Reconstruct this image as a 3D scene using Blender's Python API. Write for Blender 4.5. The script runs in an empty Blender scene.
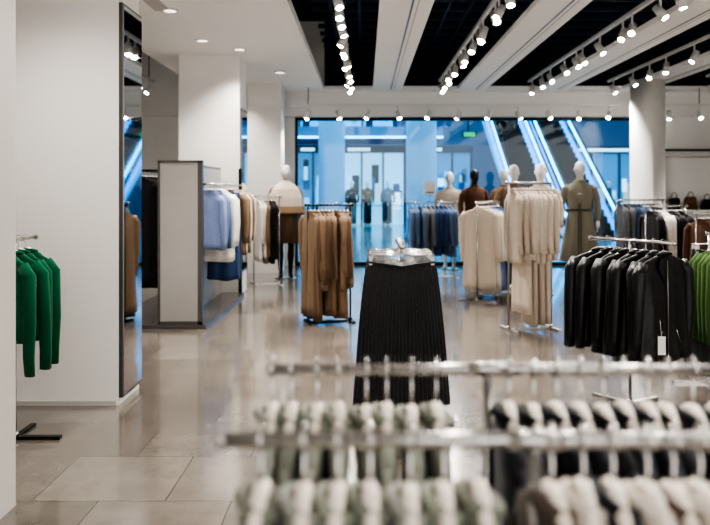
import bpy, math, random
from mathutils import Vector, Matrix
random.seed(7)
def U(a,b): return a+(b-a)*random.random()
pi = math.pi

# ------------------------------------------------------------ materials
def lin(c):
    return tuple((x/255/12.92) if x/255 <= 0.04045 else ((x/255+0.055)/1.055)**2.4 for x in c)
def base(name):
    m = bpy.data.materials.new(name); m.use_nodes = True
    nt = m.node_tree
    return m, nt, nt.nodes['Principled BSDF']
def simple(name, rgb, rough=0.5, metal=0.0, emis=None, estr=0, bump=0.0, bscale=40, var=0.0, spec=None):
    m, nt, b = base(name)
    c = lin(rgb)
    b.inputs['Base Color'].default_value = (*c, 1)
    b.inputs['Roughness'].default_value = rough
    b.inputs['Metallic'].default_value = metal
    if spec is not None: b.inputs['Specular IOR Level'].default_value = spec
    if emis:
        b.inputs['Emission Color'].default_value = (*lin(emis), 1)
        b.inputs['Emission Strength'].default_value = estr
    if bump or var:
        tc = nt.nodes.new('ShaderNodeTexCoord')
        n = nt.nodes.new('ShaderNodeTexNoise'); n.inputs['Scale'].default_value = bscale
        n.inputs['Detail'].default_value = 4
        nt.links.new(tc.outputs['Object'], n.inputs['Vector'])
        if bump:
            bp = nt.nodes.new('ShaderNodeBump'); bp.inputs['Strength'].default_value = bump
            bp.inputs['Distance'].default_value = 0.01
            nt.links.new(n.outputs['Fac'], bp.inputs['Height'])
            nt.links.new(bp.outputs['Normal'], b.inputs['Normal'])
        if var:
            mx = nt.nodes.new('ShaderNodeMix'); mx.data_type = 'RGBA'
            mx.inputs[6].default_value = (*[x*(1-var) for x in c], 1)
            mx.inputs[7].default_value = (*[min(1,x*(1+var)) for x in c], 1)
            nt.links.new(n.outputs['Fac'], mx.inputs[0])
            nt.links.new(mx.outputs[2], b.inputs['Base Color'])
    return m
def cloth(name, rgb, rough=0.9, var=0.18, bump=0.2, bscale=60, sheen=0.1, spec=0.25):
    m = simple(name, rgb, rough, bump=bump, bscale=bscale, var=var)
    b = m.node_tree.nodes['Principled BSDF']
    b.inputs['Sheen Weight'].default_value = sheen
    b.inputs['Specular IOR Level'].default_value = spec
    return m
_c = {}
def C(*rgb):
    if rgb not in _c: _c[rgb] = cloth('cloth_%d_%d_%d' % rgb, rgb)
    return _c[rgb]

white_paint = simple('white_paint', (232,229,225), 0.6, bump=0.03, bscale=30)
wall_warm = simple('warm_grey_paint', (190,185,180), 0.7, bump=0.03, bscale=30)
ceil_white = simple('ceiling_white', (247,245,242), 0.7)
dark_void = simple('void_dark', (10,18,36), 0.8)
duct_blk = simple('duct_dark', (30,46,72), 0.5, metal=0.2)
black_metal = simple('black_metal', (24,23,23), 0.4, metal=0.5)
grey_metal = simple('grey_metal_frame', (92,90,88), 0.35, metal=0.7)
chrome = simple('chrome', (208,205,202), 0.2, metal=1.0)
steel = simple('brushed_steel', (176,172,168), 0.35, metal=1.0)
rail_m = simple('rail_steel', (176,173,170), 0.25, metal=1.0)
mirror = simple('mirror_glass', (205,208,210), 0.03, metal=1.0)
frost = simple('frosted_panel', (166,163,159), 0.28, metal=0.45, var=0.10, bscale=2)
base_grey = simple('platform_grey', (78,73,69), 0.25)
hang_pale = simple('hanger_pale_wood', (222,211,198), 0.45)
hang_clear = simple('hanger_clear_plastic', (220,219,217), 0.2)
lampw = simple('lamp_housing_white', (218,216,212), 0.4)
lens = simple('lamp_lens', (255,246,232), 0.3, emis=(255,246,232), estr=55)
panel_e = simple('downlight_lens', (255,244,228), 0.3, emis=(255,240,220), estr=1.2)
manq = simple('mannequin_white', (232,228,222), 0.35)
manq_blk = simple('mannequin_black', (28,26,26), 0.35)
blue_e = simple('blue_light_strip', (90,200,255), 0.4, emis=(60,195,255), estr=4.5)
def E(name,rgb,s): return simple(name, rgb, 0.5, emis=rgb, estr=s)
shop_e = simple('shop_window_glow', (35,110,150), 0.5, emis=(40,135,190), estr=0.6, var=0.3, bscale=0.9)
shop_w = simple('shop_interior_glow', (110,170,205), 0.5, emis=(135,205,240), estr=0.9, var=0.2, bscale=0.7)
posters = [E('poster_white',(220,235,242),1.0),E('poster_cyan',(80,185,225),0.9),E('poster_warm',(205,180,150),0.6),simple('poster_dark',(16,40,58),0.5),simple('poster_blue',(40,100,150),0.5),E('poster_pale',(150,210,235),0.8)]
mall_wall = simple('mall_wall_blue', (40,112,152), 0.5)
mall_dk = simple('mall_dark_blue', (14,40,62), 0.4)
mall_col = simple('mall_column_blue', (84,132,172), 0.4)
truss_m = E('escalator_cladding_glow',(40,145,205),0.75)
exit_e = simple('exit_sign_green', (20,140,80), 0.4, emis=(40,200,120), estr=0.6)
paper = simple('paper_white', (240,238,232), 0.6)
step_m = simple('escalator_step', (3,6,10), 0.9, spec=0.0)
step_e = simple('escalator_step_edge', (20,32,44), 0.8, spec=0.0)
pleat = cloth('black_crinkle', (32,31,34), 0.5, bump=0.8, bscale=120, spec=0.5, sheen=0.2)
jacketblk = cloth('black_jacket', (11,11,14), 0.42, bump=0.4, bscale=25, spec=0.45, sheen=0.0)

def glassmat(name, tint, gl=0.08):
    m = bpy.data.materials.new(name); m.use_nodes = True
    nt = m.node_tree; nt.nodes.clear()
    o = nt.nodes.new('ShaderNodeOutputMaterial'); t = nt.nodes.new('ShaderNodeBsdfTransparent')
    g = nt.nodes.new('ShaderNodeBsdfGlossy'); mx = nt.nodes.new('ShaderNodeMixShader')
    t.inputs[0].default_value = (*tint, 1); g.inputs['Roughness'].default_value = 0.03
    mx.inputs[0].default_value = gl
    nt.links.new(t.outputs[0], mx.inputs[1]); nt.links.new(g.outputs[0], mx.inputs[2])
    nt.links.new(mx.outputs[0], o.inputs[0]); return m
glass = glassmat('storefront_glass', (0.78,0.93,0.98), 0.04)
glass_b = glassmat('blue_balustrade_glass', (0.55,0.82,0.95), 0.0)

def floor_mat(name, c1, c2, mo):
    m, nt, b = base(name)
    N = nt.nodes.new; L = nt.links.new
    tc = N('ShaderNodeTexCoord')
    br = N('ShaderNodeTexBrick'); br.offset = 0.5
    br.inputs['Scale'].default_value = 1.0
    br.inputs['Mortar Size'].default_value = 0.0035
    br.inputs['Mortar Smooth'].default_value = 0.3
    br.inputs['Brick Width'].default_value = 0.6
    br.inputs['Row Height'].default_value = 0.6
    br.inputs['Bias'].default_value = 0.0
    br.inputs['Color1'].default_value = (*lin(c1),1)
    br.inputs['Color2'].default_value = (*lin(c2),1)
    br.inputs['Mortar'].default_value = (*lin(mo),1)
    L(tc.outputs['Object'], br.inputs['Vector'])
    n = N('ShaderNodeTexNoise'); n.inputs['Scale'].default_value = 5.0; n.inputs['Detail'].default_value = 10
    n.inputs['Distortion'].default_value = 0.3; n.inputs['Roughness'].default_value = 0.7
    L(tc.outputs['Object'], n.inputs['Vector'])
    cr = N('ShaderNodeValToRGB')
    cr.color_ramp.elements[0].position = 0.3; cr.color_ramp.elements[0].color = (0.72,0.70,0.68,1)
    cr.color_ramp.elements[1].position = 0.7; cr.color_ramp.elements[1].color = (1.10,1.09,1.08,1)
    L(n.outputs['Fac'], cr.inputs[0])
    mx = N('ShaderNodeMix'); mx.data_type = 'RGBA'; mx.blend_type = 'MULTIPLY'; mx.inputs[0].default_value = 0.9
    L(br.outputs['Color'], mx.inputs[6]); L(cr.outputs[0], mx.inputs[7])
    L(mx.outputs[2], b.inputs['Base Color'])
    mr = N('ShaderNodeMapRange'); mr.inputs[3].default_value = 0.11; mr.inputs[4].default_value = 0.25
    L(n.outputs['Fac'], mr.inputs[0]); L(mr.outputs[0], b.inputs['Roughness'])
    b.inputs['IOR'].default_value = 1.55
    b.inputs['Coat Weight'].default_value = 0.4; b.inputs['Coat Roughness'].default_value = 0.07
    return m
floor_m = floor_mat('polished_stone_tiles', (126,119,111),(102,95,88),(66,60,55))
mall_floor_m = floor_mat('mall_polished_tiles', (130,142,152),(112,126,138),(80,92,104))

# ------------------------------------------------------------ mesh builder
class MB:
    def __init__(s): s.v=[]; s.f=[]; s.m=[]; s.sm=[]; s.mats=[]
    def mi(s, mat):
        if mat not in s.mats: s.mats.append(mat)
        return s.mats.index(mat)
    def add(s, vs, fs, mat, smooth=False, M=None):
        o = len(s.v); k = s.mi(mat)
        for p in vs:
            p = Vector(p)
            if M is not None: p = M @ p
            s.v.append(p)
        for f in fs:
            s.f.append([i+o for i in f]); s.m.append(k); s.sm.append(smooth)
    def box(s, a, b, mat, M=None):
        x0,y0,z0=a; x1,y1,z1=b
        vs=[(x0,y0,z0),(x1,y0,z0),(x1,y1,z0),(x0,y1,z0),(x0,y0,z1),(x1,y0,z1),(x1,y1,z1),(x0,y1,z1)]
        fs=[(0,3,2,1),(4,5,6,7),(0,1,5,4),(1,2,6,5),(2,3,7,6),(3,0,4,7)]
        s.add(vs,fs,mat,False,M)
    def loft(s, rings, mat, M=None, cap=True, smooth=True):
        n=len(rings[0]); vs=[p for r in rings for p in r]; fs=[]
        for i in range(len(rings)-1):
            for j in range(n):
                k=(j+1)%n
                fs.append((i*n+j, i*n+k, (i+1)*n+k, (i+1)*n+j))
        if cap:
            fs.append(tuple(range(n-1,-1,-1))); fs.append(tuple((len(rings)-1)*n+j for j in range(n)))
        s.add(vs,fs,mat,smooth,M)
    def tube(s, pts, rad, mat, M=None, seg=8, flat=1.0, smooth=True):
        pts=[Vector(p) for p in pts]
        if not isinstance(rad,(list,tuple)): rad=[rad]*len(pts)
        rings=[]; nrm=None
        for i,p in enumerate(pts):
            t=(pts[min(i+1,len(pts)-1)]-pts[max(i-1,0)]).normalized()
            if nrm is None:
                nrm = Vector((1,0,0)) if abs(t.x)<0.8 else Vector((0,0,1))
            nrm=(nrm-t*nrm.dot(t)).normalized(); bn=t.cross(nrm)
            rings.append([p+nrm*rad[i]*math.cos(2*pi*j/seg)+bn*rad[i]*flat*math.sin(2*pi*j/seg) for j in range(seg)])
        s.loft(rings,mat,M,True,smooth)
    def lathe(s, prof, mat, M=None, seg=24, ex=1, ey=1):
        rings=[[(r*ex*math.cos(2*pi*j/seg), r*ey*math.sin(2*pi*j/seg), z) for j in range(seg)] for z,r in prof]
        s.loft(rings,mat,M)
    def finish(s, name, parent=None):
        me=bpy.data.meshes.new(name)
        me.from_pydata([tuple(p) for p in s.v],[],s.f)
        for m in s.mats: me.materials.append(m)
        me.polygons.foreach_set('material_index', s.m)
        me.polygons.foreach_set('use_smooth', s.sm)
        me.update()
        ob=bpy.data.objects.new(name,me); bpy.context.collection.objects.link(ob)
        if parent: ob.parent=parent
        return ob
def T(x,y,z,rz=0): return Matrix.Translation((x,y,z)) @ Matrix.Rotation(rz,4,'Z')
def boxobj(name,a,b,mat):
    m=MB(); m.box(a,b,mat); return m.finish(name)

# ------------------------------------------------------------ garments
def ring(z, hw, ht, n, amp=0, k=3, ph=0, jit=0):
    out=[]
    for j in range(n):
        a=2*pi*j/n; c=math.cos(a); s_=math.sin(a)
        x=hw*c
        y=ht*math.copysign(abs(s_)**0.6,s_)+amp*math.sin(k*c*pi+ph)+amp*0.5*math.sin(k*1.7*c*pi+ph*2.3)
        out.append((x,y,z+jit*math.sin(3*c+ph)))
    return out
def hook(mb, M, mat, drop=0.075, r=0.0022):
    pts=[(-0.018,0,-0.012),(-0.02,0,0.0),(-0.015,0,0.014),(0,0,0.02),(0.014,0,0.015),(0.02,0,0.0),(0.013,0,-0.017),(0,0,-0.03),(0,0,-drop)]
    mb.tube(pts,r,mat,M,6)
def top(mb, M, mat, length=0.7, W=0.205, th=0.02, sleeve=0.55, hmat=None, flare=1.05, amp=0.008, k=2.5, n=28,
        collar=True, zipper=False, hook_mat=None, neck=0.06, slr=0.046, drop=0.0, hr=0.0022):
    ph=U(0,6.28)
    hm=hmat or hang_clear
    hook(mb,M,hook_mat or chrome,0.075+drop,hr)
    M=M@Matrix.Translation((0,0,-drop))
    mb.tube([(-W*0.85,0,-0.138),(-W*0.55,0,-0.112),(-0.055,0,-0.084),(-0.025,0,-0.066),(0,0,-0.060),(0.025,0,-0.066),(0.055,0,-0.084),(W*0.55,0,-0.112),(W*0.85,0,-0.138)],
            [0.006,0.008,0.010,0.012,0.012,0.012,0.010,0.008,0.006],hm,M,8)
    prof=[(-0.078,neck,0.028),(-0.088,neck+0.025,0.026),(-0.104,W*0.68,0.021),(-0.122,W*0.9,0.02),(-0.142,W,0.022),(-0.18,W*1.0,th)]
    rows=10
    for i in range(1,rows+1):
        t=i/rows; z=-0.18-(length-0.18)*t
        w=W*(0.97-0.06*math.sin(pi*min(1,t*1.2))+ (flare-0.97)*t)
        prof.append((z,w,th*(1+0.5*t)))
    rings=[]
    for i,(z,w,h) in enumerate(prof):
        t=max(0,(-z-0.14)/(length))
        rings.append(ring(z,w,h,n,amp*min(1,t*2.2),k,ph+t*0.8,0.006*t))
    mb.loft(rings,mat,M)
    if collar:
        pts=[((neck+0.005)*math.cos(a),0.028*math.sin(a),-0.078+0.012*math.sin(a)) for a in [2*pi*i/12 for i in range(13)]]
        mb.tube(pts,0.010,mat,M,6)
    if sleeve:
        for sg in (-1,1):
            y=U(-0.015,0.015); dx=U(0.0,0.03)
            pts=[(sg*(W-0.03),0,-0.135),(sg*(W+0.012),y*0.3,-0.19),(sg*(W+0.018+dx*0.4),y,-0.19-sleeve*0.45),(sg*(W+0.005+dx),y*1.5-0.01,-0.19-sleeve*0.75),(sg*(W+dx),y-0.02,-0.15-sleeve)]
            mb.tube(pts,[slr*0.85,slr,slr*0.9,slr*0.8,slr*0.72],mat,M,10,flat=min(1,th/0.03))
    if zipper:
        for sy in (-1,1):
            y=sy*(th*1.25+0.006)
            mb.tube([(0.02,y,-0.11),(0.015,y,-0.3),(0.01,y,-length+0.01)],0.003,steel,M,6)
            mb.add([(0.0,sy*0.04,-0.085),(0.075,sy*0.032,-0.10),(0.095,sy*0.034,-0.16),(0.02,sy*0.04,-0.27)],[(0,1,2,3)],mat,False,M)
            mb.add([(0.0,sy*0.04,-0.085),(-0.075,sy*0.032,-0.10),(-0.095,sy*0.034,-0.16),(0.0,sy*0.04,-0.27)],[(0,1,2,3)],mat,False,M)
            for q in (-1,1):
                mb.tube([(q*0.07,y,-length+0.20),(q*0.12,y,-length+0.11)],0.003,steel,M,5)
def bottom(mb, M, mat, length=0.85, W=0.17, hem=0.26, th=0.02, amp=0.012, k=6, n=96, hmat=None, sharp=False):
    ph=U(0,6.28); hm=hmat or hang_clear
    hook(mb,M,chrome,0.055,0.003)
    mb.tube([(-W*1.02,0,-0.062),(-W*0.2,0,-0.058),(0,0,-0.050),(W*0.2,0,-0.058),(W*1.02,0,-0.062)],0.0035,chrome,M,8)
    for sg in (-1,1):
        mb.box((sg*W*0.93-0.010,-0.008,-0.12),(sg*W*0.93+0.010,0.008,-0.070),hm,M)
        mb.tube([(sg*W*0.93,-0.012,-0.072),(sg*W*0.93,0,-0.055),(sg*W*0.93,0.012,-0.072)],0.003,chrome,M,6)
    rings=[]
    rows=16
    for i in range(rows+1):
        t=i/rows
        z=-0.095-(length-0.095)*t
        w=W+(hem-W)*(t**0.7)
        a=amp*min(1,0.25+t*1.3)
        ht=0.012+th*min(1,t*3)
        r=[]
        for j in range(n):
            q=2*pi*j/n; c=math.cos(q); s_=math.sin(q); u=math.asin(max(-1,min(1,c)))/(pi/2) if sharp else c
            f=k*u+ph+0.25*math.sin(t*5+3*u)
            if sharp: w_=2*abs(2*((f/2)%1)-1)-1
            else: w_=math.sin(f*pi)
            y=ht*math.copysign(abs(s_)**0.6,s_)+a*w_+amp*0.8*t*math.sin(2.2*u*pi+ph*3)
            dip=0.035*math.cos(min(1,abs(c)*1.3)*pi/2)*max(0,1-i*0.7)
            r.append((w*(u if sharp else c),y,z-dip+0.012*t*math.sin(3*c+ph)))
        rings.append(r)
    mb.loft(rings,mat,M)
    for sy in (-1,1):
        mb.tube([(-W,sy*0.014,-0.10),(-W*0.5,sy*0.017,-0.112),(0,sy*0.018,-0.128),(W*0.5,sy*0.017,-0.112),(W,sy*0.014,-0.10)],0.007,mat,M,6)

def rack(cx,cy,ang,L,H,mat=chrome,foot=0.26,r=0.011,name='clothing_rack',single=False,base_m=None):
    mb=MB(); M=T(cx,cy,0,ang); bm=base_m or mat
    mb.tube([(-L/2-0.03,0,H),(L/2+0.03,0,H)],r,mat,M,12)
    for sx in (-1,1):
        mb.lathe([(-0.012,r*0.4),(-0.006,r*1.5),(0.006,r*1.5),(0.012,r*0.4)],mat,M@Matrix.Translation((sx*(L/2+0.035),0,H))@Matrix.Rotation(pi/2,4,'Y'),12)
    xs=[0] if single else [-L/2-0.01,L/2+0.01]
    for x in xs:
        mb.tube([(x,0,0.015),(x,0,H)],r*0.95,mat,M,10)
        mb.box((x-0.02,-foot,0.0),(x+0.02,foot,0.018),bm,M)
        mb.lathe([(0.018,0.022),(0.03,0.022),(0.04,0.013)],mat,M@Matrix.Translation((x,0,0)),12)
    mb.box((-L/2-0.01,-0.015,0.0),(L/2+0.01,0.015,0.014),bm,M)
    return mb.finish(name)
def row(name,cx,cy,ang,L,H,items,spin=0.12):
    mb=MB(); n=len(items)
    for i,f in enumerate(items):
        x=-L/2+0.03+(L-0.06)*((i+0.5)/n)
        M=T(cx,cy,0,ang)@T(x,0,H+0.003,pi/2+U(-spin,spin))
        f(mb,M)
    return mb.finish(name)
def tops(cnt,cols,**kw):
    out=[]
    for i in range(cnt):
        c=cols[i*len(cols)//cnt]; k2=dict(kw)
        if 'length' in k2: k2['length']=k2['length']*U(0.94,1.04)
        out.append(lambda mb,M,c=c,k2=k2: top(mb,M,c,**k2))
    return out
def bottoms(cnt,cols,**kw):
    return [(lambda mb,M,c=cols[i*len(cols)//cnt]: bottom(mb,M,c,**kw)) for i in range(cnt)]

# ------------------------------------------------------------ room shell
m=MB(); m.box((-9,-2,-0.1),(9,15,0),floor_m); m.finish('floor')
m=MB(); m.box((-12,15,-0.1),(16,39,0),mall_floor_m); m.finish('mall_floor')
boxobj('wall_left',(-9.2,-2,0),(-9,15,4.5),white_paint)
boxobj('wall_right',(9,-2,0),(9.2,15,4.5),white_paint)
mb=MB()
mb.box((-9,14.8,0),(-1.3,15,2.75),white_paint)
mb.box((5.0,14.8,0),(9,15,2.75),white_paint)
mb.box((-9,14.7,2.75),(9,15,4.5),white_paint)
mb.finish('wall_back')
boxobj('wall_partition_left',(-4.6,-1,0),(-1.55,3.55,3.2),wall_warm)
mb=MB()
mb.box((-9,-2,4.5),(9,15,4.6),dark_void)
mb.box((-9,-2,3.2),(-4.6,14.7,3.32),ceil_white)
mb.box((-2.9,-2,3.2),(-0.74,14.7,3.30),ceil_white)
mb.box((-4.6,-2,3.2),(-2.9,8.6,3.32),ceil_white)
mb.box((-0.74,14.3,3.2),(9,14.7,3.26),ceil_white)
for x0,x1 in ((0.14,0.66),(1.66,2.16),(3.12,3.62),(4.6,5.1),(6.1,6.6),(7.6,8.1)):
    mb.box((x0,-2,3.2),(x1,14.3,3.26),ceil_white)
    mb.box((x0+0.31,-2,3.197),(x0+0.33,14.3,3.2),grey_metal)
    mb.box((x0+0.37,-2,3.197),(x0+0.38,14.3,3.2),wall_warm)
mb.finish('ceiling')
mb=MB()
for y in [0.6*i for i in range(1,25)]:
    mb.box((-0.74,y,3.95),(9,y+0.04,4.02),duct_blk)
    mb.box((-4.6,y,3.95),(-2.9,y+0.04,4.02),duct_blk)
for x in (-0.5,-0.1,0.9,1.15,1.45,2.5,2.8,3.9,4.3,5.5,-3.3,-4.1):
    mb.box((x,-2,3.95),(x+0.04,14.7,4.02),duct_blk)
for x in (-0.3,2.6,4.0): mb.tube([(x,-2,4.2),(x,14.7,4.2)],0.12,duct_blk,None,12)
# dark liner on the inner face of the void, above the header
mb.box((-0.74,14.66,3.3),(9,14.70,4.5),dark_void)
mb.finish('ceiling_duct_grid')

# columns
mb=MB()
mb.box((-3.0,5.2,0),(-1.6,5.66,3.2),white_paint)
mb.box((-3.005,5.19,0),(-1.62,5.2,0.03),wall_warm)
mb.finish('square_column')
mb=MB()
mb.box((-1.6,5.2,0.05),(-1.575,5.64,2.62),grey_metal)
mb.box((-1.575,5.215,0.07),(-1.57,5.625,2.60),mirror)
mb.finish('column_mirror')
mb=MB(); mb.box((-2.48,10.65,0),(-1.67,11.3,3.2),white_paint); mb.finish('square_column')
mb=MB(); mb.box((-1.67,10.7,0.3),(-1.655,11.25,2.5),grey_metal); mb.box((-1.655,10.73,0.33),(-1.65,11.22,2.47),mirror); mb.finish('column_mirror')
mb=MB(); mb.box((-1.98,13.5,0),(-1.42,14.1,3.2),white_paint); mb.finish('square_column')
mb=MB(); mb.lathe([(0,0.29),(0.1,0.29),(0.1,0.275),(3.2,0.275)],white_paint,T(4.66,13.2,0),40); mb.finish('round_column')

# storefront
mb=MB()
x0,x1=-1.3,5.0
for x in (x0,x1-0.06):
    mb.box((x,14.86,0),(x+0.05,14.94,2.75),black_metal)
mb.box((x0,14.86,2.69),(x1,14.94,2.75),black_metal)
mb.box((x0,14.86,0),(x1,14.94,0.06),black_metal)
fr=mb.finish('window_1')
mb=MB(); mb.box((x0+0.06,14.895,0.06),(x1-0.06,14.905,2.69),glass); g=mb.finish('pane'); g.parent=fr

# ------------------------------------------------------------ mall beyond
boxobj('wall_mall_back',(-12,38.8,0),(16,39,9),mall_wall)
boxobj('wall_mall_left',(-12.2,15,0),(-12,39,9),mall_wall)
boxobj('wall_mall_right',(16,15,0),(16.2,39,9),mall_wall)
boxobj('mall_ceiling',(-12,15,9),(16,39,9.2),mall_wall)
def shopfront(x0,x1,y,z0,z1,e,nm=3):
    mb=MB()
    mb.box((x0,y,z0),(x1,y+0.05,z1),e)
    for i in range(nm+1):
        x=x0+(x1-x0)*i/nm
        mb.box((x-0.04,y-0.12,z0),(x+0.04,y,z1),mall_dk)
    mb.box((x0-0.06,y-0.14,z1),(x1+0.06,y,z1+0.3),mall_dk)
    mb.box((x0+0.3,y-0.16,z1+0.08),(x0+0.3+(x1-x0)*0.35,y-0.14,z1+0.2),posters[0])
    for i in range(nm):
        xa=x0+(x1-x0)*(i+0.08)/nm; xb=x0+(x1-x0)*(i+0.92)/nm; wd=xb-xa
        for q in range(5):
            w_=U(0.15,0.45)*wd; px=U(xa,xb-w_); pz=U(0.1,(z1-z0)*0.65); h=U(0.25,0.9)
            mb.box((px,y-0.02-0.01*q,z0+pz),(px+w_,y-0.01*q,min(z0+pz+h,z1-0.1)),random.choice(posters))
        mb.box((xa,y-0.3,z0+0.75),(xb,y-0.08,z0+0.79),mall_col)
        mb.box((xa+0.05,y-0.28,z0),(xa+0.3*wd,y-0.1,z0+0.75),mall_dk)
    return mb.finish('mall_shopfront')
shopfront(-8,-3.2,33.5,0,2.9,shop_e,4)
shopfront(-1.0,1.6,32.5,0,2.9,shop_w,3)
shopfront(-2.9,-1.3,32.5,0,2.9,shop_e,2)
shopfront(2.0,4.3,32.5,0,2.9,shop_e,3)
shopfront(8.2,15,33,0,2.9,shop_e,6)
shopfront(-8,1.2,33.5,4.0,6.4,shop_w,7)
mb=MB(); mb.box((-11.9,30.8,3.4),(3.0,34.9,3.85),mall_wall); mb.box((-11.9,30.75,3.4),(3.0,30.8,3.46),blue_e)
mb.box((-11.9,30.75,3.85),(3.0,30.78,4.9),glass_b); mb.tube([(-11.9,30.76,4.95),(3.0,30.76,4.95)],0.05,steel,None,8)
mb.finish('mall_gallery_balcony')
for x,y,r in ((1.55,22,0.42),(-1.0,24,0.4),(8.6,24,0.45)):
    mb=MB(); mb.lathe([(0,r*1.1),(0.2,r*1.1),(0.2,r),(9,r)],mall_col,T(x,y,0),32); mb.finish('mall_column')
for xc in (5.35,6.95):
    mb=MB(); ya,yb=23.4,34.8; sl=0.577
    def zz(y): return max(0,(y-ya-0.6)*sl)
    for sx in (-1,1):
        xa=xc+sx*0.55; xb=xc+sx*0.72
        a,b=min(xa,xb),max(xa,xb)
        vs=[]
        for y in (ya,ya+0.6,yb):
            zt=zz(y)+0.10; zb_=max(0,zz(y)-0.5)
            vs+= [(a,y,zb_),(b,y,zb_),(b,y,zt),(a,y,zt)]
        fs=[]
        for i in range(2):
            o=i*4
            for j in range(4): k=(j+1)%4; fs.append((o+j,o+k,o+4+k,o+4+j))
        fs+=[(0,1,2,3),(8,11,10,9)]
        mb.add(vs,fs,truss_m)
        xm=xc+sx*0.63
        for (q0,q1) in ((ya,ya+0.6),(ya+0.6,yb)):
            mb.add([(xm,q0,zz(q0)+0.1),(xm,q1,zz(q1)+0.1),(xm,q1,zz(q1)+0.72),(xm,q0,zz(q0)+0.72)],[(0,1,2,3)],glass_b)
        mb.tube([(xm,ya-0.1,0.45),(xm,ya-0.05,0.70),(xm,ya+0.6,0.82),(xm,yb,zz(yb)+0.82)],0.045,black_metal,None,8)
        mb.tube([(xm,ya,0.62),(xm,ya+0.6,0.70),(xm,yb,zz(yb)+0.70)],0.075,blue_e,None,6)
    d=0.34; y=ya
    while y<yb:
        z=zz(y+0.2)
        mb.box((xc-0.55,y,max(-0.02,z-0.3)),(xc+0.55,y+d,z+0.02),step_m)
        mb.box((xc-0.55,y-0.005,z+0.0),(xc+0.55,y+0.0,z+0.03),step_e)
        y+=d
    mb.finish('escalator')
mb=MB(); mb.box((2.72,22.0,2.87),(3.03,22.06,2.99),exit_e); mb.box((2.67,22.06,2.85),(3.08,22.1,3.01),black_metal)
mb.tube([(2.85,22.08,3.0),(2.85,22.08,9)],0.015,black_metal); mb.finish('exit_sign')

# ------------------------------------------------------------ lights
def spot(loc,target,e,ang=85,col=(1,0.95,0.89),parent=None,rad=0.04):
    l=bpy.data.lights.new('spot','SPOT'); l.energy=e; l.spot_size=math.radians(ang); l.spot_blend=0.8
    l.color=col; l.shadow_soft_size=rad
    o=bpy.data.objects.new('spot_lamp',l); bpy.context.collection.objects.link(o)
    o.location=loc; d=Vector(target)-Vector(loc); o.rotation_euler=d.to_track_quat('-Z','Y').to_euler()
    if parent: o.parent=parent
def track(x,ys,z=3.12,e=70,every=2,along='Y'):
    mb=MB(); heads=[]
    if along=='Y': mb.box((x-0.02,min(ys)-0.3,z+0.16),(x+0.02,max(ys)+0.3,z+0.2),lampw)
    else: mb.box((min(ys)-0.3,x-0.02,z+0.16),(max(ys)+0.3,x+0.02,z+0.2),lampw)
    for i,y in enumerate(ys):
        px,py=(x,y) if along=='Y' else (y,x)
        mb.tube([(px,py,z+0.2),(px,py,z+0.02)],0.012,lampw,None,6)
        d=Vector((U(-0.6,0.6),U(-1.0,-0.1),-1.0)).normalized()
        q=d.to_track_quat('-Z','Y').to_matrix().to_4x4()
        M=Matrix.Translation((px,py,z))@q
        mb.lathe([(0.08,0.02),(0.078,0.042),(-0.08,0.047),(-0.08,0.036),(-0.07,0.034)],lampw,M,14)
        mb.lathe([(-0.0815,0.030),(-0.0825,0.030)],lens,M,14)
        if i%every==0: heads.append((Vector((px,py,z))+d*0.1,d))
    for y in (min(ys),max(ys)):
        px,py=(x,y) if along=='Y' else (y,x)
        mb.tube([(px,py,z+0.2),(px,py,3.94 if along=='Y' else 3.2)],0.008,black_metal,None,6)
    o=mb.finish('track_light')
    for p,d in heads: spot(p,p+d,e,parent=o)
def ysq(a,b,s):
    out=[];y=a
    while y<b: out.append(y+U(-0.2,0.2)); y+=s
    return out
track(-0.25,ysq(3.2,14.0,0.5),e=110)
track(1.30,ysq(3.2,14.0,0.55),e=110)
track(2.86,ysq(3.2,14.0,0.65),e=120)
track(4.25,ysq(3,14.0,0.75),e=120)
track(5.7,ysq(6,13.8,0.8),e=95)
track(-3.7,ysq(9,13.8,0.6),e=80)
track(14.1,[-1.0+0.53*i for i in range(14)],z=2.72,e=60,every=3,along='X')
mb=MB(); pts=[(-1.95,8.0),(-1.95,9.6),(-1.6,10.2),(-1.3,7.0),(-1.3,12.2),(-2.4,6.2),(-1.9,4.2),(-2.3,13.0)]
for x,y in pts:
    mb.lathe([(3.199,0.095),(3.19,0.095),(3.188,0.07)],lampw,T(x,y,0),24)
    mb.lathe([(3.188,0.06),(3.186,0.06)],panel_e,T(x,y,0),24)
dl=mb.finish('recessed_downlight')
for x,y in pts: spot((x,y,3.17),(x,y,0),105,120,parent=dl,rad=0.07)
mb=MB(); mb.box((-2.1,7.0,3.19),(-1.95,8.0,3.2),wall_warm); mb.finish('ceiling_vent')

def area(loc,rot,sx,sy,e,col,name):
    l=bpy.data.lights.new(name,'AREA'); l.shape='RECTANGLE'; l.size=sx; l.size_y=sy; l.energy=e; l.color=col
    o=bpy.data.objects.new(name,l); bpy.context.collection.objects.link(o); o.location=loc; o.rotation_euler=rot
area((2,26,8.9),(0,0,0),18,14,2600,(0.30,0.78,1.0),'mall_fill_light')  # unseen area light, added overhead to brighten the mall in blue

w=bpy.data.worlds.new('world'); bpy.context.scene.world=w; w.use_nodes=True
w.node_tree.nodes['Background'].inputs[0].default_value=(1.0,0.965,0.93,1)
w.node_tree.nodes['Background'].inputs[1].default_value=1.4

# ------------------------------------------------------------ garments colours
tan=C(128,105,83); tan2=C(100,79,61); brown=C(92,62,46); cream=C(226,212,196); cream2=C(208,193,177)
ivory=C(232,228,221); blue=C(92,114,148); denim=C(52,74,112); grey=C(110,112,118); olive=C(132,134,122); olive2=C(108,110,99)
navy=C(24,26,36); black=C(22,21,23); green=C(8,86,56); green2=C(66,92,46); lightblue=C(126,140,178); rust=C(128,78,52)

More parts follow.
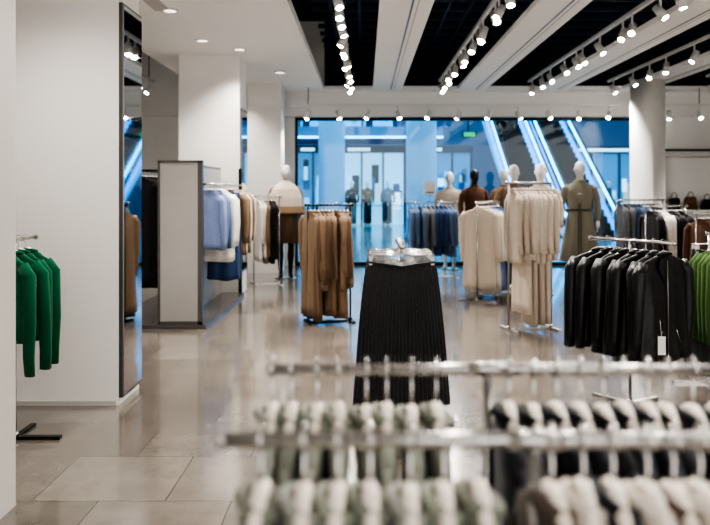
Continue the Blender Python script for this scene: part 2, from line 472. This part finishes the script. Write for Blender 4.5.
rack(0.22,5.05,pi/2,0.62,1.065,single=True)
row('black_pleated_trousers',0.22,5.05,pi/2,0.62,1.065,bottoms(7,[pleat],length=0.97,W=0.20,hem=0.295,amp=0.010,k=24,th=0.022,n=200,sharp=True),spin=0.2)
a=math.atan2(0.5,-0.32)
rack(1.73,5.22,a,0.6,1.07,single=True)
row('black_jackets',1.73,5.22,a,0.64,1.07,tops(8,[jacketblk],length=0.74,W=0.225,sleeve=0.56,zipper=True,th=0.03,amp=0.014,hmat=chrome),spin=0.22)
mb=MB(); mb.box((1.74,4.75,0.42),(1.785,4.753,0.53),paper); mb.tube([(1.76,4.75,0.53),(1.77,4.80,0.62)],0.001,paper,None,4); mb.finish('price_tag')
rack(2.5,5.5,pi/2,0.6,1.08)
row('green_cardigans',2.5,5.45,pi/2,0.5,1.08,tops(5,[green2],length=0.68,sleeve=0.55)+bottoms(2,[pleat],length=0.98,W=0.2,hem=0.26),spin=0.1)
rack(-1.97,4.5,pi/2,0.5,1.12,base_m=black_metal,single=True)
row('green_sweaters',-1.97,4.5,pi/2,0.44,1.12,tops(4,[green],length=0.58,sleeve=0.58,W=0.15,amp=0.02,slr=0.042),spin=0.3)
rack(-0.38,8.5,math.radians(14),0.44,1.24,mat=black_metal,base_m=black_metal,foot=0.16)
its=tops(6,[tan,tan2],length=1.18,W=0.18,sleeve=0.62,th=0.035,flare=1.2,amp=0.02)+tops(5,[tan2,tan],length=0.86,W=0.2,sleeve=0.6,th=0.035,flare=1.2,amp=0.02)
random.shuffle(its)
row('brown_trench_coats',-0.38,8.5,math.radians(14),0.50,1.24,its,spin=0.3)
rack(1.66,8.05,math.radians(12),0.44,1.47,mat=steel,foot=0.2)
its=tops(9,[cream,cream2,cream],length=0.80,W=0.19,sleeve=0.55,th=0.024,amp=0.012)+tops(4,[cream2,cream],length=1.38,W=0.18,sleeve=0.5,th=0.026)
random.shuffle(its)
row('cream_knit_dresses',1.66,8.05,math.radians(12),0.43,1.47,its,spin=0.15)
rack(1.60,10.4,math.radians(62),0.8,1.24)
row('shirts_and_trousers',1.60,10.4,math.radians(62),0.8,1.24,tops(12,[cream,ivory,lightblue,denim,denim],length=1.12,sleeve=0.6,th=0.025,amp=0.014),spin=0.15)
rack(1.08,13.0,0.1,0.75,1.2)
row('blue_denim_shirts',1.08,13.0,0.1,0.75,1.2,tops(10,[blue,grey,denim,blue],length=0.85,sleeve=0.55,th=0.03),spin=0.2)
rack(4.12,12.0,0.1,0.7,1.25)
row('denim_jackets',4.12,12.0,0.1,0.7,1.25,tops(9,[grey,denim,blue,navy,cream2],length=0.8,th=0.03),spin=0.2)
rack(3.72,9.9,0.15,0.5,1.2)
row('black_blouses',3.72,9.9,0.15,0.5,1.2,tops(8,[black,ivory,black,black],length=0.85,th=0.028),spin=0.2)
rack(3.8,8.6,0.3,0.55,1.15)
row('rust_cardigans',3.8,8.6,0.3,0.55,1.15,tops(7,[brown,rust,tan],length=0.9,th=0.03),spin=0.2)
rack(-1.47,11.95,0.3,0.36,1.3)
row('mixed_blouses',-1.47,11.95,0.3,0.34,1.3,tops(6,[ivory,tan,black],length=0.95,th=0.025),spin=0.2)

# ------------------------------------------------------------ frosted display stand
mb=MB()
mb.box((-2.7,8.05,0),(-1.6,10.6,0.04),base_grey)
mb.box((-1.95,8.15,0.04),(-1.90,10.55,1.66),frost)
mb.box((-2.08,8.1,0.04),(-1.66,8.13,1.68),frost)
mb.box((-2.095,8.08,0.0),(-2.075,8.14,1.70),grey_metal); mb.box((-1.69,8.08,0.0),(-1.645,8.16,1.70),grey_metal)
mb.box((-2.095,8.08,1.675),(-1.64,8.14,1.70),grey_metal); mb.box((-2.095,8.08,0.04),(-1.64,8.14,0.07),grey_metal)
mb.box((-1.66,10.5,0),(-1.62,10.56,1.68),black_metal)
mb.box((-1.95,8.15,1.66),(-1.90,10.55,1.69),grey_metal)
mb.tube([(-1.62,8.15,1.46),(-1.62,10.5,1.46)],0.011,chrome); mb.tube([(-2.32,8.15,1.6),(-2.32,10.5,1.6)],0.011,chrome)
for y in (8.15,10.48):
    mb.tube([(-1.92,y,1.46),(-1.62,y,1.46)],0.01,black_metal); mb.tube([(-1.92,y,1.6),(-2.32,y,1.6)],0.01,black_metal)
mb.finish('clothing_display_stand')
row('blue_and_tan_shirts',-1.64,9.3,pi/2,2.0,1.46,
    tops(4,[lightblue,blue],length=0.68,th=0.03,W=0.12,slr=0.04)+tops(3,[ivory],length=0.85,th=0.03,W=0.15)+bottoms(3,[denim],length=1.1,W=0.15,hem=0.18,n=32,k=2)+tops(6,[tan,ivory,tan,cream],length=0.85,th=0.03,W=0.19),spin=0.25)
row('black_coats',-2.34,9.3,pi/2,2.2,1.6,tops(14,[black,navy],length=1.2,th=0.03,W=0.19),spin=0.2)

# ------------------------------------------------------------ foreground double rail
mb=MB()
for y,xa,xb in ((1.56,-0.185,0.78),(1.12,-0.20,0.66)):
    mb.tube([(xa,y,1.05),(xb,y,1.05)],0.011,rail_m,None,16)
    for x in (xa,xb):
        mb.lathe([(-0.008,0.008),(-0.004,0.0115),(0.004,0.0115),(0.008,0.008)],rail_m,Matrix.Translation((x,y,1.05))@Matrix.Rotation(pi/2,4,'Y'),14)
    mb.tube([(0.238,y,0),(0.238,y,1.05)],0.009,rail_m,None,12)
    mb.tube([(0.2,y,1.05),(0.276,y,1.05)],0.014,rail_m,None,16)
mb.box((0.218,0.85,0),(0.258,1.85,0.02),rail_m)
mb.tube([(0.238,1.12,0.25),(0.238,1.56,0.25)],0.009,rail_m)
mb.finish('double_clothing_rail')
def frow(name,y,xs,cols,drop,**kw):
    mb=MB()
    for i,x in enumerate(xs):
        M=T(x,y,1.053,pi/2+U(-0.08,0.08))
        top(mb,M,cols[i%len(cols)],hmat=hang_pale,hook_mat=chrome,th=0.017,slr=0.024,W=0.18,amp=0.003,neck=0.042,hr=0.0028,drop=drop+U(-0.004,0.004),**kw)
    mb.finish(name)
def xs(a,b,s):
    o=[];x=a
    while x<b: o.append(x+U(-0.005,0.005)); x+=s
    return o
frow('olive_blouses',1.56,xs(-0.185,0.18,0.046),[olive,olive2,olive],0.018,length=0.7,sleeve=0.5)
frow('navy_blouses',1.56,xs(0.285,0.77,0.044),[navy,black,navy],0.018,length=0.7,sleeve=0.5)
frow('grey_olive_jackets',1.12,xs(-0.14,0.17,0.050),[olive2,C(138,138,130),olive],0.012,length=0.7,sleeve=0.5)
frow('cream_and_brown_jackets',1.12,xs(0.265,0.64,0.042),[C(78,66,58),C(186,176,164),navy,C(196,187,175)],0.012,length=0.7,sleeve=0.5)

# ------------------------------------------------------------ mannequins
def ell(z,hw,ht,y=0,n=20,x=0): return [(x+hw*math.cos(2*pi*j/n), y+ht*math.sin(2*pi*j/n), z) for j in range(n)]
def mannequin(x,y,rz,body,topc,toplen,lowc=None,lowtype='skirt',lowz=0.5,legc=None,head=True,s=1.0,arm=0.0,poncho=None,name='mannequin'):
    mb=MB(); M=T(x,y,0,rz)@Matrix.Scale(s,4)
    legc=legc or body
    mb.lathe([(0,0.17),(0.012,0.17),(0.016,0.16)],steel,M,28)
    for sg in (-1,1):
        R_=[(0.05,0.034,0.05,-0.01),(0.09,0.032,0.038,0.01),(0.25,0.042,0.046,0.015),(0.36,0.052,0.055,0.015),(0.48,0.046,0.05,0),(0.52,0.05,0.053,-0.005),(0.68,0.066,0.072,0),(0.86,0.082,0.092,0)]
        mb.loft([ell(z,a,b,yy,16,sg*(0.075+0.02*z)) for z,a,b,yy in R_],legc,M)
        mb.tube([(sg*0.077,0.04,0.05),(sg*0.08,-0.06,0.05),(sg*0.082,-0.15,0.03)],[0.032,0.034,0.02],legc,M,10,flat=0.8)
    R_=[(0.80,0.12,0.09,0),(0.88,0.165,0.105,0.01),(0.97,0.15,0.10,0.005),(1.07,0.118,0.085,0),(1.2,0.14,0.105,-0.01),(1.29,0.155,0.115,-0.015),(1.38,0.17,0.09,0),(1.43,0.13,0.07,0.005),(1.465,0.06,0.055,0.005),(1.5,0.05,0.05,0),(1.53,0.048,0.05,-0.005)]
    if head:
        R_+=[(1.55,0.045,0.06,-0.015),(1.575,0.058,0.075,-0.015),(1.62,0.069,0.088,-0.008),(1.66,0.073,0.094,0),(1.70,0.070,0.090,0.004),(1.735,0.054,0.07,0.006),(1.755,0.028,0.038,0.006),(1.76,0.006,0.008,0.006)]
    mb.loft([ell(*r,20) for r in R_],body,M)
    if head:
        mb.tube([(0,-0.088,1.66),(0,-0.106,1.625),(0,-0.092,1.615)],[0.006,0.011,0.008],body,M,8)
        for sg in (-1,1): mb.tube([(sg*0.07,0.0,1.665),(sg*0.078,0.006,1.645),(sg*0.07,0.0,1.61)],[0.006,0.012,0.006],body,M,8)
    for sg in (-1,1):
        el=(sg*0.255,0.02,1.13); wr=(sg*0.25,-0.07-arm,0.90+arm*0.8)
        mb.tube([(sg*0.15,0,1.40),(sg*0.2,0,1.36),(sg*0.235,0.01,1.25),el,(sg*0.255,-0.03-arm*.5,1.0+arm*.4),wr],[0.045,0.052,0.05,0.044,0.042,0.032],topc,M,12)
        mb.tube([wr,(wr[0],wr[1]-0.015,wr[2]-0.045),(wr[0],wr[1]-0.022,wr[2]-0.085)],[0.02,0.03,0.026],body,M,10,flat=1.2)
        for q in range(4):
            fy=wr[1]-0.045+q*0.017
            mb.tube([(wr[0],fy,wr[2]-0.07),(wr[0]-sg*0.004,fy-0.004,wr[2]-0.115),(wr[0]-sg*0.014,fy-0.004,wr[2]-0.15-0.008*(q in (1,2)))],[0.008,0.0075,0.005],body,M,6)
        mb.tube([(wr[0],wr[1]-0.035,wr[2]-0.03),(wr[0]-sg*0.01,wr[1]-0.06,wr[2]-0.07),(wr[0]-sg*0.012,wr[1]-0.062,wr[2]-0.1)],[0.009,0.009,0.006],body,M,6)
    P=[(1.475,0.065,0.06),(1.46,0.085,0.07),(1.43,0.15,0.085),(1.38,0.195,0.105),(1.28,0.19,0.13),(1.1,0.165,0.115)]
    zb=toplen
    if zb<1.0: P+=[(1.0,0.175,0.12)]
    if zb<0.85: P+=[(0.85,0.20,0.135)]
    P+=[(zb,0.20+max(0,(1.0-zb))*0.12,0.135+max(0,1.0-zb)*0.1)]
    rr=[]
    for i,(z,a_,b_) in enumerate(P):
        t=max(0,(1.3-z)); rr.append([( (a_+0.012*t*math.sin(9*q))*math.cos(q),(b_+0.014*t*math.sin(9*q+1))*math.sin(q),z) for q in [2*pi*j/36 for j in range(36)]])
    mb.loft(rr,topc,M)
    if poncho:
        prev=[(1.52,0.07,0.068),(1.49,0.085,0.08),(1.45,0.15,0.10),(1.38,0.225,0.14),(1.25,0.275,0.175),(1.12,0.30,0.19),(1.02,0.315,0.20)]
        cols=[poncho,poncho,poncho,poncho,poncho,C(170,142,114)]
        for i in range(len(prev)-1):
            seg=[]
            for z,a_,b_ in prev[i:i+2]:
                t=1.52-z; seg.append([((a_+0.03*t*math.sin(8*q))*math.cos(q),(b_+0.03*t*math.sin(8*q+1))*math.sin(q),z) for q in [2*pi*j/36 for j in range(36)]])
            mb.loft(seg,cols[i],M,cap=False)
    if lowtype=='coat':
        mb.tube([(0.175*math.cos(q),0.125*math.sin(q),1.06) for q in [2*pi*j/16 for j in range(17)]],0.02,C(88,84,74),M,6)
        for sg in (-1,1):
            mb.add([(sg*0.02,-0.075,1.48),(sg*0.09,-0.07,1.475),(sg*0.12,-0.135,1.32),(sg*0.01,-0.15,1.15)],[(0,1,2,3)],topc,False,M)
            mb.tube([(sg*0.01,-0.15,1.15),(sg*0.015,-0.14,1.0),(sg*0.02,-0.19,toplen+0.02)],0.008,C(88,84,74),M,6)
    if lowc and lowtype=='skirt':
        rr=[]
        for z,a_,b_ in ((1.06,0.13,0.1),(0.95,0.185,0.128),(0.8,0.20,0.14),(lowz,0.22,0.17)):
            t=1.06-z; rr.append([((a_+0.02*t*math.sin(11*q))*math.cos(q),(b_+0.02*t*math.sin(11*q+1))*math.sin(q),z) for q in [2*pi*j/44 for j in range(44)]])
        mb.loft(rr,lowc,M)
    if lowc and lowtype=='trousers':
        for sg in (-1,1):
            mb.loft([ell(z,a_,b_,0,18,sg*(0.088)) for z,a_,b_ in ((1.0,0.07,0.1),(0.86,0.088,0.115),(0.5,0.08,0.09),(0.08,0.085,0.09))],lowc,M)
    mb.tube([(0.062*math.cos(q),0.06*math.sin(q),1.475) for q in [2*pi*j/16 for j in range(17)]],0.018,topc,M,8)
    return mb.finish(name)
mannequin(-1.26,12.7,0.2,manq,tan,1.0,tan2,'skirt',0.55,black,s=1.02,poncho=cream)
mannequin(3.22,12.0,-0.25,manq,C(146,141,128),0.32,None,'coat',legc=black,s=1.04)
mannequin(1.9,13.9,0.3,manq_blk,brown,0.95,navy,'trousers')
mannequin(1.50,14.2,-0.2,manq,cream2,0.95,ivory,'skirt',0.5,s=0.98)
mannequin(2.12,11.4,0.1,manq,tan,0.9,tan2,'trousers',s=1.0)
mannequin(2.35,10.7,-0.3,manq,cream2,0.6,None,'coat',s=1.0)
mannequin(2.45,14.1,0.3,manq,tan,0.9,black,'skirt',0.45)
for x,y,c1,c2 in ((-0.5,31.2,navy,grey),(0.1,31.7,rust,navy),(0.9,31.6,grey,mall_dk),(9.6,31.5,mall_dk,blue)):
    mannequin(x,y,U(-1,1),manq,c1,0.9,c2,'trousers')

for x,y,z in ((1.05,13.0,1.2),):
    mb=MB(); mb.tube([(x,y,z+0.012),(x,y,z+0.12)],0.005,chrome); mb.box((x-0.09,y-0.006,z+0.12),(x+0.09,y+0.006,z+0.34),paper)
    mb.box((x-0.07,y-0.0075,z+0.15),(x+0.07,y-0.006,z+0.17),C(120,120,120)); mb.finish('sign_holder')

# right wall shelf with bags
mb=MB()
mb.box((5.4,14.45,1.0),(8.6,14.8,1.04),white_paint); mb.box((5.4,14.45,2.0),(8.6,14.8,2.1),wall_warm); mb.box((5.4,14.4,2.1),(8.6,14.8,2.14),black_metal)
mb.box((5.36,14.45,0.0),(5.42,14.8,2.14),white_paint); mb.box((5.4,14.45,0.5),(8.6,14.8,0.54),white_paint)
mb.finish('display_shelf')
for i in range(6):
    x=5.65+i*0.3; mb=MB(); w_=0.1; h=U(0.16,0.24); c=[black,brown,black,tan,navy,black][i]
    mb.loft([[(x+w_*sx*k,14.62+0.05*sy*k,z) for sx,sy in ((-1,-1),(1,-1),(1,1),(-1,1))] for z,k in ((1.04,1),(1.06,1.08),(1.04+h*0.8,0.95),(1.04+h,0.8))],c,None,True,False)
    mb.tube([(x-w_*0.6,14.62,1.03+h),(x-w_*0.45,14.62,1.1+h),(x,14.62,1.14+h),(x+w_*0.45,14.62,1.1+h),(x+w_*0.6,14.62,1.03+h)],0.008,c)
    mb.finish('handbag')

# ------------------------------------------------------------ camera
cam=bpy.data.cameras.new('camera'); co=bpy.data.objects.new('camera',cam); bpy.context.collection.objects.link(co)
co.location=(0,0,1.4); co.rotation_euler=(pi/2,0,0)
cam.sensor_width=36; cam.lens=36*800/710
cam.shift_x=-10/710; cam.shift_y=-72.5/710
cam.dof.use_dof=True; cam.dof.focus_distance=4.9; cam.dof.aperture_fstop=2.2
cam.clip_start=0.05; cam.clip_end=200
bpy.context.scene.camera=co
bpy.context.scene.view_settings.view_transform='AgX'
bpy.context.scene.view_settings.look='AgX - High Contrast'
bpy.context.scene.view_settings.exposure=0.72
